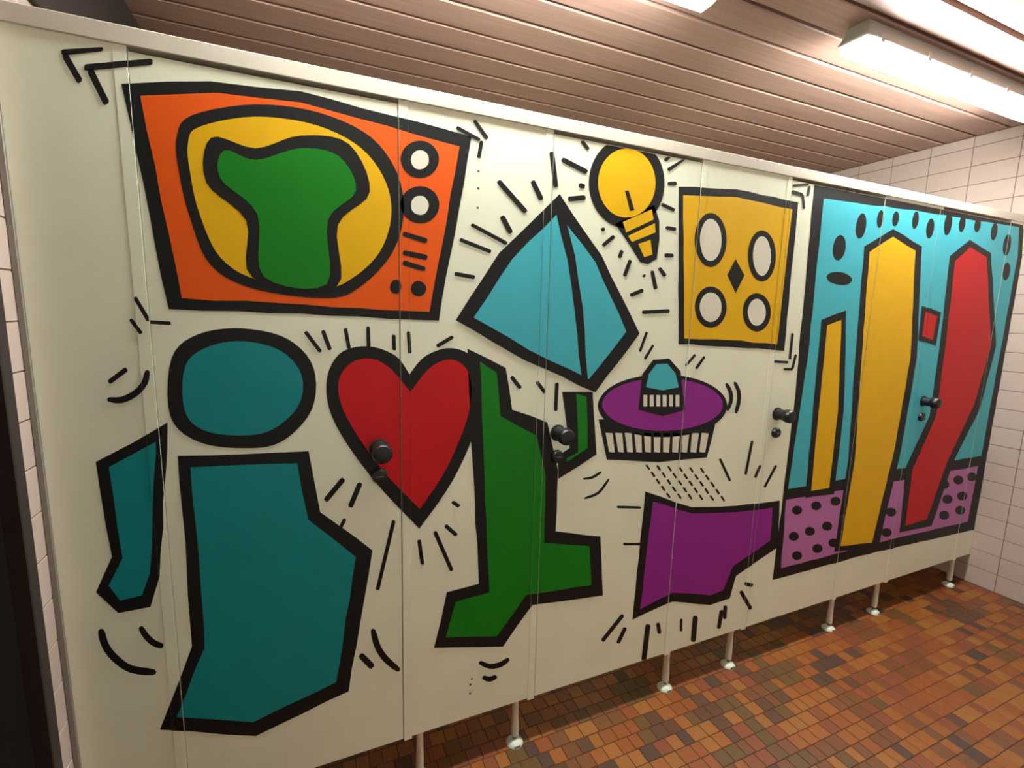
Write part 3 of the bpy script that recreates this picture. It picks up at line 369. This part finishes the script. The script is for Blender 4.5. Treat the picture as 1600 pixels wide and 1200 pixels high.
 ('black',3,0,'DOT',[(-1.72,0.771),(-1.729,0.775),(-1.729,0.779),(-1.679,0.859),(-1.674,0.861),(-1.666,0.857),(-1.665,0.853),(-1.716,0.773)]),
 ('black',3,0,'DOT',[(-1.78,0.818),(-1.789,0.822),(-1.79,0.826),(-1.771,0.869),(-1.767,0.871),(-1.758,0.868),(-1.757,0.863),(-1.776,0.82)]),
]
# ---------------------------------------------------------------- setting
XL, YF, YB, ZC = -3.93, -1.95, 1.27, 2.456
random.seed(7)
def tile_mesh(w, h, t=.003, c=.0008):
    """small glazed tile: bevelled top, open back; w along x, h along y, face towards +z"""
    me = bpy.data.meshes.new('tile')
    x, y = w/2, h/2
    v = [(-x,-y,-t),(x,-y,-t),(x,y,-t),(-x,y,-t),(-x,-y,-c),(x,-y,-c),(x,y,-c),(-x,y,-c),(-x+c,-y+c,0),(x-c,-y+c,0),(x-c,y-c,0),(-x+c,y-c,0)]
    f = [(8,9,10,11)]
    for i in range(4):
        j = (i+1) % 4; f += [(i, j, 4+j, 4+i), (4+i, 4+j, 8+j, 8+i)]
    me.from_pydata(v, [], f); return me
def pack(name, items, mats, parent, frame):
    """items: (u, v, w, h, mi) on a plane; frame(u, v, d) -> world point"""
    V = []; F = []; MI = []
    for (u, v, w, h, mi) in items:
        t, c = .003, .0008; x, y = w/2, h/2; n = len(V)
        for px, py, d in [(-x,-y,-t),(x,-y,-t),(x,y,-t),(-x,y,-t),(-x,-y,-c),(x,-y,-c),(x,y,-c),(-x,y,-c),(-x+c,-y+c,0),(x-c,-y+c,0),(x-c,y-c,0),(-x+c,y-c,0)]:
            V.append(frame(u+px, v+py, d))
        fs = [(8,9,10,11)]
        for i in range(4):
            j = (i+1) % 4; fs += [(i, j, 4+j, 4+i), (4+i, 4+j, 8+j, 8+i)]
        F += [tuple(n+k for k in q) for q in fs]; MI += [mi]*9
    me = bpy.data.meshes.new(name); me.from_pydata(V, [], F)
    for m in mats: me.materials.append(m)
    me.polygons.foreach_set('material_index', MI); me.update()
    o = bpy.data.objects.new(name, me); COL.objects.link(o); o.parent = parent; o['kind'] = 'stuff'
    return o

# floor: brown grout slab carrying small ceramic tiles in rows that run along the cubicles
floor = struct(obj('floor', bx(XL-.1, .1, YF-.1, YB+.1, -.08, -.0016), M_GROUTF))
rows = []
y = YF + .0; PITCH = .0535; k0 = math.floor((YF+.005)/PITCH)
tiles = []
k = k0
while k*PITCH - .007 < YB:
    yc = k*PITCH - .007 + PITCH/2; x = XL + random.random()*.01
    while x < -.004:
        wdt = random.choices((.054, .041, .062, .05), (6, 3, 2, 3))[0]
        if x + wdt > -.003: wdt = -.003 - x
        if wdt > .012: tiles.append((x+wdt/2, yc, wdt-.003, PITCH-.003))
        x += wdt
    k += 1
def pick():
    # neighbours often come from the same firing: clusters of one shade
    return random.choices(range(len(FT)), [q for _, q in FT])[0]
fm = []
prev = {}
for i, (u, v, ww, hh) in enumerate(tiles):
    near = prev.get((round(u/.055), round(v/PITCH)-1))
    mi = near if (near is not None and random.random() < .22) else (fm[-1] if fm and random.random() < .2 else pick())
    fm.append(mi); prev[(round(u/.055), round(v/PITCH))] = mi
def seen(p):
    q = R.transposed() @ (Vector(p) - cam.location)
    return q.y > 0 and abs(q.x/q.y*F_PX) < 800 and abs(q.z/q.y*F_PX) < 600
cand = [i for i, (u, v, ww, hh) in enumerate(tiles) if v < .03 and seen((u, v, 0))]
cand.sort(key=lambda i: (Vector((tiles[i][0], tiles[i][1], 0)) - cam.location).length)
single = set(cand[:298]); cache = {}
for i in sorted(single):
    u, v, ww, hh = tiles[i]; key = (round(ww, 4), fm[i])
    if key not in cache:
        me = tile_mesh(ww, hh); me.materials.append(M_FT[fm[i]]); cache[key] = me
    o = bpy.data.objects.new('floor_tile', cache[key]); COL.objects.link(o); o.parent = floor
    o.location = (u, v, random.uniform(-.0003, .0002))
pack('floor_tiles', [(*t, fm[i]) for i, t in enumerate(tiles) if i not in single], M_FT, floor, lambda u, v, d: (u, v, d))

# walls
def wall_tiles(wall, face, us, zrows, single_test, sign):
    """tiles 200 x 100 mm with straight joints on a plane x = const; u runs along y"""
    rest = []; me_cache = {}
    for (u0, u1) in us:
        for kz in zrows:
            z0, z1 = kz*.1, min((kz+1)*.1, ZC)
            w_, h_ = u1-u0-.003, z1-z0-.003
            if w_ < .01 or h_ < .01: continue
            uc, zc = (u0+u1)/2, (z0+z1)/2
            if single_test(uc, zc, u0, u1):
                key = (round(w_, 3), round(h_, 3))
                if key not in me_cache:
                    m = tile_mesh(w_, h_); m.materials.append(M_TILEW); me_cache[key] = m
                o = bpy.data.objects.new('wall_tile', me_cache[key]); COL.objects.link(o); o.parent = wall
                # local z -> wall normal
                nrm = Vector((sign, 0, 0)); ax = Vector((0, -sign, 0)); up = nrm.cross(ax)
                mt = Matrix((ax, up, nrm)).transposed().to_4x4(); mt.translation = (face+random.uniform(-.0002, .0002), uc, zc)
                o.matrix_local = mt
            else: rest.append((uc, zc, w_, h_, 0))
    if rest: pack('wall_tiles', rest, [M_TILEW], wall, lambda u, v, d: (face+sign*d, u, v))
wr = struct(obj('wall_right', bx(.0018, .15, YF-.1, YB+.1, -.08, ZC+.1), M_GROUTW))
us = []; y = -.1979 - .21973*0
c0 = -.0762 + .2            # joints fitted in the photograph: -0.1979 below, +0.076 above on a 0.2 m grid
js = []; q = .0762
while q > YF: q -= .2
while q < YB+.2: js.append(q); q += .2
js = [max(YF, min(YB, j)) for j in js]
us = [(p, q) for p, q in zip(js, js[1:]) if q-p > .01]
wall_tiles(wr, 0, us, range(25), lambda u, z, u0, u1: seen((0, u, z)) or seen((0, u0, z)) or seen((0, u0, z-.05)), -1)
# left wall: tiles above and beside the cubicle end, a dark boarded band on top, the doorway in front
wl = struct(obj('wall_left', bx(-4.08, XL-.0018, -.0535, YB+.1, -.08, ZC+.1), M_GROUTW))
usl = [(-.0535, .145)] + [(.145+.2*i, min(.345+.2*i, YB)) for i in range(6)]
wall_tiles(wl, XL, usl, range(21), lambda u, z, u0, u1: u < .1, 1)
struct(obj('trim_1', bx(XL-.001, XL+.012, .19, YB, 2.088, ZC-.002, bev=.003), M_FRAME))
struct(obj('wall_left_front', bx(-4.08, XL-.001, YF-.1, -1.05, -.08, ZC+.1), M_PLAS))
struct(obj('trim_2', bx(-4.08, XL-.001, -1.05, -.0535, 2.09, ZC+.1), M_PLAS))
door = struct(obj('door_1', bx(-3.995, -3.955, -1.0, -.09, .01, 2.05, bev=.002), M_DOOR))
bm = bmesh.new(); box(bm, -4.0, XL+.004, -.089, -.0545, 0, 2.09, .002); box(bm, -4.0, XL+.004, -1.05, -1.0, 0, 2.09, .002); box(bm, -4.0, XL+.004, -1.0, -.089, 2.05, 2.09, .002)
obj('door_frame', bm, M_FRAME, door)
bm = bmesh.new(); lathe(bm, [(.022,0),(.022,.008),(.010,.010),(.010,.03)], (-3.955,-.93,1.05), 'x', 16); box(bm, -3.93,-3.915,-.94,-.82,1.042,1.058,.003)
obj('door_handle', bm, M_KNOB, door, smooth=True)
struct(obj('wall_front', bx(-4.08, .15, YF-.12, YF, -.08, ZC+.1), M_PLAS))
struct(obj('wall_back', bx(-4.08, .15, YB, YB+.12, -.08, ZC+.1), M_BACK))
# ceiling: boards running along the cubicles with a dark open joint between them
ceil = struct(obj('ceiling', bx(-4.08, .15, YF-.1, YB+.1, ZC+.022, ZC+.08), M_GROOVE))
PB = .1395; yj = .972
n0 = math.floor((YF-yj)/PB)
k = n0
while yj + k*PB < YB:
    y0 = max(yj + k*PB + .007, YF); y1 = min(yj + (k+1)*PB - .007, YB)
    if y1-y0 > .02:
        bm = bx(XL, -.001, y0, y1, ZC, ZC+.018)
        es = [e for e in bm.edges if all(abs(v.co.z-ZC) < 1e-5 for v in e.verts)]
        bmesh.ops.bevel(bm, geom=es, offset=.004, segments=1, affect='EDGES')
        yc = (y0+y1)/2
        bmesh.ops.translate(bm, verts=bm.verts, vec=(0, -yc, 0))
        obj('ceiling_board', bm, M_BOARD, ceil, (0, yc, random.uniform(-.0008, .0008)))
    k += 1

# ---------------------------------------------------------------- painted shapes cut to each panel
def smooth_closed(P, n=4, corners=()):
    out = []; N = len(P)
    for i in range(N):
        p0, p1, p2, p3 = P[i-1], P[i], P[(i+1) % N], P[(i+2) % N]
        if i in corners: p0 = p1
        if (i+1) % N in corners: p3 = p2
        for s in range(n):
            t = s/n
            out.append(tuple(.5*((2*p1[a]) + (-p0[a]+p2[a])*t + (2*p0[a]-5*p1[a]+4*p2[a]-p3[a])*t*t + (-p0[a]+3*p1[a]-3*p2[a]+p3[a])*t**3) for a in (0, 1)))
    return out
def wobble(P, amp):
    """hand-painted edge: split long sides and shift the new points a little"""
    out = []; N = len(P)
    for i in range(N):
        p, q = P[i], P[(i+1) % N]; L = math.hypot(q[0]-p[0], q[1]-p[1]); n = max(1, int(L/.06)); out.append(p)
        for s in range(1, n):
            t = s/n; e = random.uniform(-amp, amp)
            out.append((p[0]+(q[0]-p[0])*t - (q[1]-p[1])/L*e, p[1]+(q[1]-p[1])*t + (q[0]-p[0])/L*e))
    return out
def clip(poly, x, keep_right):
    out = []
    for i in range(len(poly)):
        p, q = poly[i], poly[(i+1) % len(poly)]
        ip, iq = ((p[0] >= x) == keep_right), ((q[0] >= x) == keep_right)
        if ip: out.append(p)
        if ip != iq:
            t = (x-p[0])/(q[0]-p[0]); out.append((x, p[1]+(q[1]-p[1])*t))
    return out
PREP = []
for (col, lay, sm, lab, pts) in SHAPES:
    P = list(pts)
    if sm == 1: P = smooth_closed(P, 3 if lab == 'DOT' else 5)
    elif sm == 2: P = smooth_closed(P, 5, corners=(0, 7))
    elif lab not in ('DOT','TINY'): P = wobble(P, .0022)
    P = [(x, min(max(z, .166), 1.944)) for x, z in P]
    tri = tessellate_polygon([[Vector((x, z, 0)) for x, z in P]])
    PREP.append((col, lay, lab, [[P[i] for i in t] for t in tri]))
def paint(parent, pieces):
    """pieces: (x0, x1, z0, z1, yface) front faces that carry paint"""
    dots = bmesh.new()
    for (col, lay, lab, tris) in PREP:
        bm = dots if lab == 'TINY' else bmesh.new(); cnt = 0
        for (x0, x1, z0, z1, yf) in pieces:
            yy = yf - .00025*lay - .0002
            for t in tris:
                c = clip(clip(t, x0, True), x1, False)
                c = [(z, x) for x, z in c]; c = clip(clip(c, z0, True), z1, False) if len(c) > 2 else []
                if len(c) < 3: continue
                ar = abs(sum(c[i][0]*c[(i+1) % len(c)][1]-c[(i+1) % len(c)][0]*c[i][1] for i in range(len(c))))
                if ar < 1e-8: continue
                bm.faces.new([bm.verts.new((x, yy, z)) for z, x in c]); cnt += 1
        if lab != 'TINY':
            if cnt: put_paint('brush_stroke' if lab == 'DOT' else 'painted_shape', bm, PAINT[col], parent, None if lab == 'DOT' else lab)
            else: bm.free()
    if len(dots.faces): put_paint('fine_hatching', dots, PAINT['black'], parent, 'field of tiny black dashes')['kind'] = 'stuff'
    else: dots.free()
def put_paint(name, bm, m, parent, lab):
    for f in bm.faces:
        f.normal_update()
        if f.normal.y > 0: f.normal_flip()
    me = bpy.data.meshes.new(name); bm.to_mesh(me); bm.free()
    o = link(name, me, m, parent, tuple(-v for v in parent.location))
    if lab: o['label'] = lab
    return o

# ---------------------------------------------------------------- cubicle front
T = .026
ZB, ZT = .160, 1.956
def local(bm, loc): bmesh.ops.translate(bm, verts=bm.verts, vec=(-loc[0], -loc[1], -loc[2])); return bm
def leg(parent, x, y=.012):
    bm = bmesh.new()
    lathe(bm, [(.0105,.166),(.0110,.12),(.0125,.07),(.0130,.032)], (x, y, 0), 'z', 10)
    for v in bm.verts: v.co.x += random.uniform(-.0008, .0008); v.co.y += random.uniform(-.0008, .0008)
    l = obj('leg', local(bm, parent.location), M_LEG, parent, smooth=True)
    bm = bmesh.new(); lathe(bm, [(.0065,.034),(.0065,.014)], (x, y, 0), 'z', 10)
    obj('leg_pin', local(bm, parent.location), M_PIN, l, smooth=True, label='dull steel pin')
    bm = bmesh.new(); lathe(bm, [(.029,0),(.029,.003),(.024,.009),(.016,.015),(.008,.018)], (x, y, 0), 'z', 18)
    obj('foot', local(bm, parent.location), M_FOOT, l, smooth=True, label='domed pale foot flange')
    bm = bx(x-.010, x+.010, y-.0285, y-.0235, .0030, .0075, bev=.0006); obj('foot_screw', local(bm, parent.location), M_SCREW, l)
def panel(x0, x1, strips, legs, label, div=None, chan=False, screws=()):
    loc = ((x0+x1)/2, 0, 0)
    t = thing('toilet_screen', label, 'toilet screen', loc, 'fixed panels between the cubicle doors')
    bl = x0 + (.024 if 'l' in strips else 0); br = x1 - (.024 if 'r' in strips else 0)
    obj('board', local(bx(bl, br, 0, T, ZB+.004, ZT, bev=.0002), loc), M_PANEL, t)
    pieces = [(bl, br, ZB+.004, ZT, 0)]
    if 'l' in strips:
        obj('edge_profile', local(bx(x0, bl-.0004, -.0008, T, ZB-.004, ZT, bev=.0002), loc), M_PANEL, t); pieces.append((x0+.0001, bl-.0005, ZB-.004, ZT, -.0008))
    if 'r' in strips:
        obj('edge_profile', local(bx(br+.0004, x1, -.0008, T, ZB-.004, ZT, bev=.0002), loc), M_PANEL, t); pieces.append((br+.0005, x1-.0001, ZB-.004, ZT, -.0008))
    for s_, xs_ in (('l', x0), ('r', x1)):  # strips added behind the seams so the gaps look shaded
        if s_ in strips: obj('gap_shade_strip', local(bx(xs_-.010, xs_+.010, T+.0005, T+.0035, ZB+.006, 1.9245), loc), M_DARK, t, label='near-black strip added to shade the door gap')
    for lx in legs: leg(t, lx)
    for (sx, sz) in screws:
        bm = bmesh.new(); lathe(bm, [(.0035,0),(.0035,.0006),(.0022,.0012)], (sx, -.0022, sz), 'y', 10); obj('screw', local(bm, loc), M_SCREW, t)
    if chan: obj('wall_channel', local(bx(XL+.0005, x0-.0005, -.004, T+.004, ZB-.004, ZT, bev=.001), loc), M_GREY, t, label='grey wall channel')
    paint(t, pieces); return t
def cdoor(x0, x1, hx, label):
    loc = ((x0+x1)/2, 0, 0)
    t = thing('cubicle_door', label, 'door', loc, 'cubicle doors in the painted front')
    obj('door_leaf', local(bx(x0, x1, 0, T, .164, 1.946, bev=.0002), loc), M_PANEL, t)
    bm = bmesh.new()
    lathe(bm, [(.026,0),(.026,.004),(.021,.006),(.020,.034),(.024,.038),(.026,.044),(.026,.060),(.022,.066),(.012,.068)], (hx, 0, 1.073), 'y', 28)
    obj('door_knob', local(bm, loc), M_KNOB, t, smooth=True, label='round black door knob')
    bm = bmesh.new(); lathe(bm, [(.021,0),(.021,.008),(.018,.013),(.008,.0145)], (hx, 0, .997), 'y', 24)
    k = obj('door_lock', local(bm, loc), M_KNOB, t, smooth=True, label='black round lock below the knob')
    bm = bx(hx-.009, hx+.009, -.0165, -.0145, .9955, .9985); obj('lock_slot', local(bm, loc), M_SCREW, k)
    paint(t, [(x0+.0001, x1-.0001, .1645, 1.9457, 0)]); return t
panel(-3.918, -3.714, 'r', (), 'cream fixed end panel beside the left tiled wall, with black angled strokes', chan=True)
panel(-3.170, -2.735, 'lr', (-3.120, -2.797), 'fixed panel with two ringed knobs on orange above the right half of the red heart',
      screws=[(-2.959,1.815),(-2.959,1.771),(-2.96,1.721),(-2.958,.300),(-2.962,.281),(-2.963,.250)])
panel(-2.178, -1.748, 'lr', (-2.152, -1.817), 'cream fixed panel carrying most of the yellow square with white discs')
panel(-1.190, -.764, 'lr', (-1.172, -.828), 'fixed panel in the framed blue field, between the yellow slab and the red slab')
panel(-.170, -.0015, 'l', (-.150,), 'narrow fixed end panel against the right tiled wall, painted with the blue field\'s last edge')
cdoor(-3.7125, -3.1725, -3.230, 'cubicle door with the green patch in a yellow oval above big teal blocks')
cdoor(-2.7325, -2.1805, -2.684, 'cubicle door with the yellow bulb and the right part of the light blue kite')
cdoor(-1.7455, -1.1925, -1.697, 'cubicle door with the black frame edge and the leaning yellow slab')
cdoor(-.7615, -.1725, -.699, 'cubicle door with the leaning red slab, farthest of the doors')
# head rail along the top with added near-black strips shading the gaps above doors
rail = thing('head_rail', 'pale head rail running along the top of all cubicle doors', 'rail', (-1.965, 0, ZT))
obj('rail_profile', local(bx(XL+.0005, -.0015, -.004, T+.006, ZT+.0003, 1.992, bev=.0015), rail.location), M_RAIL, rail)
for (x0, x1) in ((-3.7135,-3.1705),(-2.7345,-2.1785),(-1.7475,-1.1905),(-.7635,-.1705)):
    obj('gap_shade_strip', local(bx(x0+.0005, x1-.0005, .0275, .0315, 1.925, 1.9561), rail.location), M_DARK, rail, label='near-black strip added to shade the gap above a door')
# dividers inside, behind the fixed panels
for x, nm in ((-2.960, 'heart panel'), (-1.965, 'yellow square panel'), (-.977, 'blue field panel')):
    t = thing('cubicle_divider', 'divider board between stalls behind the %s' % nm, 'divider', (x, .65, 0), 'divider boards inside the cubicles')
    obj('board', local(bx(x-.013, x+.013, T+.0035, YB-.002, .160, 1.956, bev=.001), t.location), M_PANEL, t)
    leg(t, x, 1.1)

# ---------------------------------------------------------------- tube lamps
def lamp(x0, x1, yc, label):
    xc = (x0+x1)/2; y0, y1 = yc-.051, yc+.051
    t = thing('tube_lamp', label, 'lamp', (xc, yc, ZC), 'weatherproof tube lamps on the ceiling')
    def prism(xa, xb, sect, ins=0):
        bm = bmesh.new(); A = [bm.verts.new((xa + (ins if i >= len(sect)//2 else 0), p, q)) for i, (p, q) in enumerate(sect)]
        B = [bm.verts.new((xb - (ins if i >= len(sect)//2 else 0), p, q)) for i, (p, q) in enumerate(sect)]
        n = len(sect); bm.faces.new(A); bm.faces.new(B)
        for i in range(n): bm.faces.new((A[i], A[(i+1) % n], B[(i+1) % n], B[i]))
        return bm
    # housing: widens downwards to the lip
    hs = [(y0+.018, ZC-.001), (y1-.018, ZC-.001), (y1-.004, ZC-.052), (y0+.004, ZC-.052)]
    bm = prism(x0+.025, x1-.025, hs); 
    for v in bm.verts:
        if v.co.z < ZC-.02: v.co.x += -.02 if v.co.x < xc else .02
    obj('housing', local(bm, t.location), M_HOUS, t)
    obj('lip', local(bx(x0, x1, y0, y1, ZC-.062, ZC-.0525, bev=.002), t.location), M_HOUS, t)
    ds = [(y0+.005, ZC-.0625), (y1-.005, ZC-.0625), (y1-.010, ZC-.088), (y1-.030, ZC-.106), (y0+.030, ZC-.106), (y0+.010, ZC-.088)]
    obj('diffuser', local(prism(x0+.045, x1-.045, ds), t.location), M_DIFF, t, label='glowing white diffuser')
    for s, xa in ((1, x0+.004), (-1, x1-.004)):
        bm = bmesh.new()
        A = [bm.verts.new((xa + s*(.012 if q < ZC-.1 else 0), p, q)) for p, q in ds]; B = [bm.verts.new((xa + s*.0405, p, q)) for p, q in ds]
        bm.faces.new(A); bm.faces.new(B)
        for i in range(6): bm.faces.new((A[i], A[(i+1) % 6], B[(i+1) % 6], B[i]))
        obj('lens_end', local(bm, t.location), M_CAPL, t, label='clear lens end')
    for i in range(5):
        cx = x0+.08+(x1-x0-.16)*i/4
        for yy in (y0-.003, y1):
            obj('clip', local(bx(cx-.009, cx+.009, yy, yy+.003, ZC-.072, ZC-.044, bev=.0008), t.location), M_HOUS, t)
    return t
lamp(-1.640, -.365, -.088, 'weatherproof tube lamp nearest the right tiled wall, fully lit')
lamp(-3.530, -2.255, -.062, 'lit tube lamp at the top edge of the photo, farther from the tiled wall')
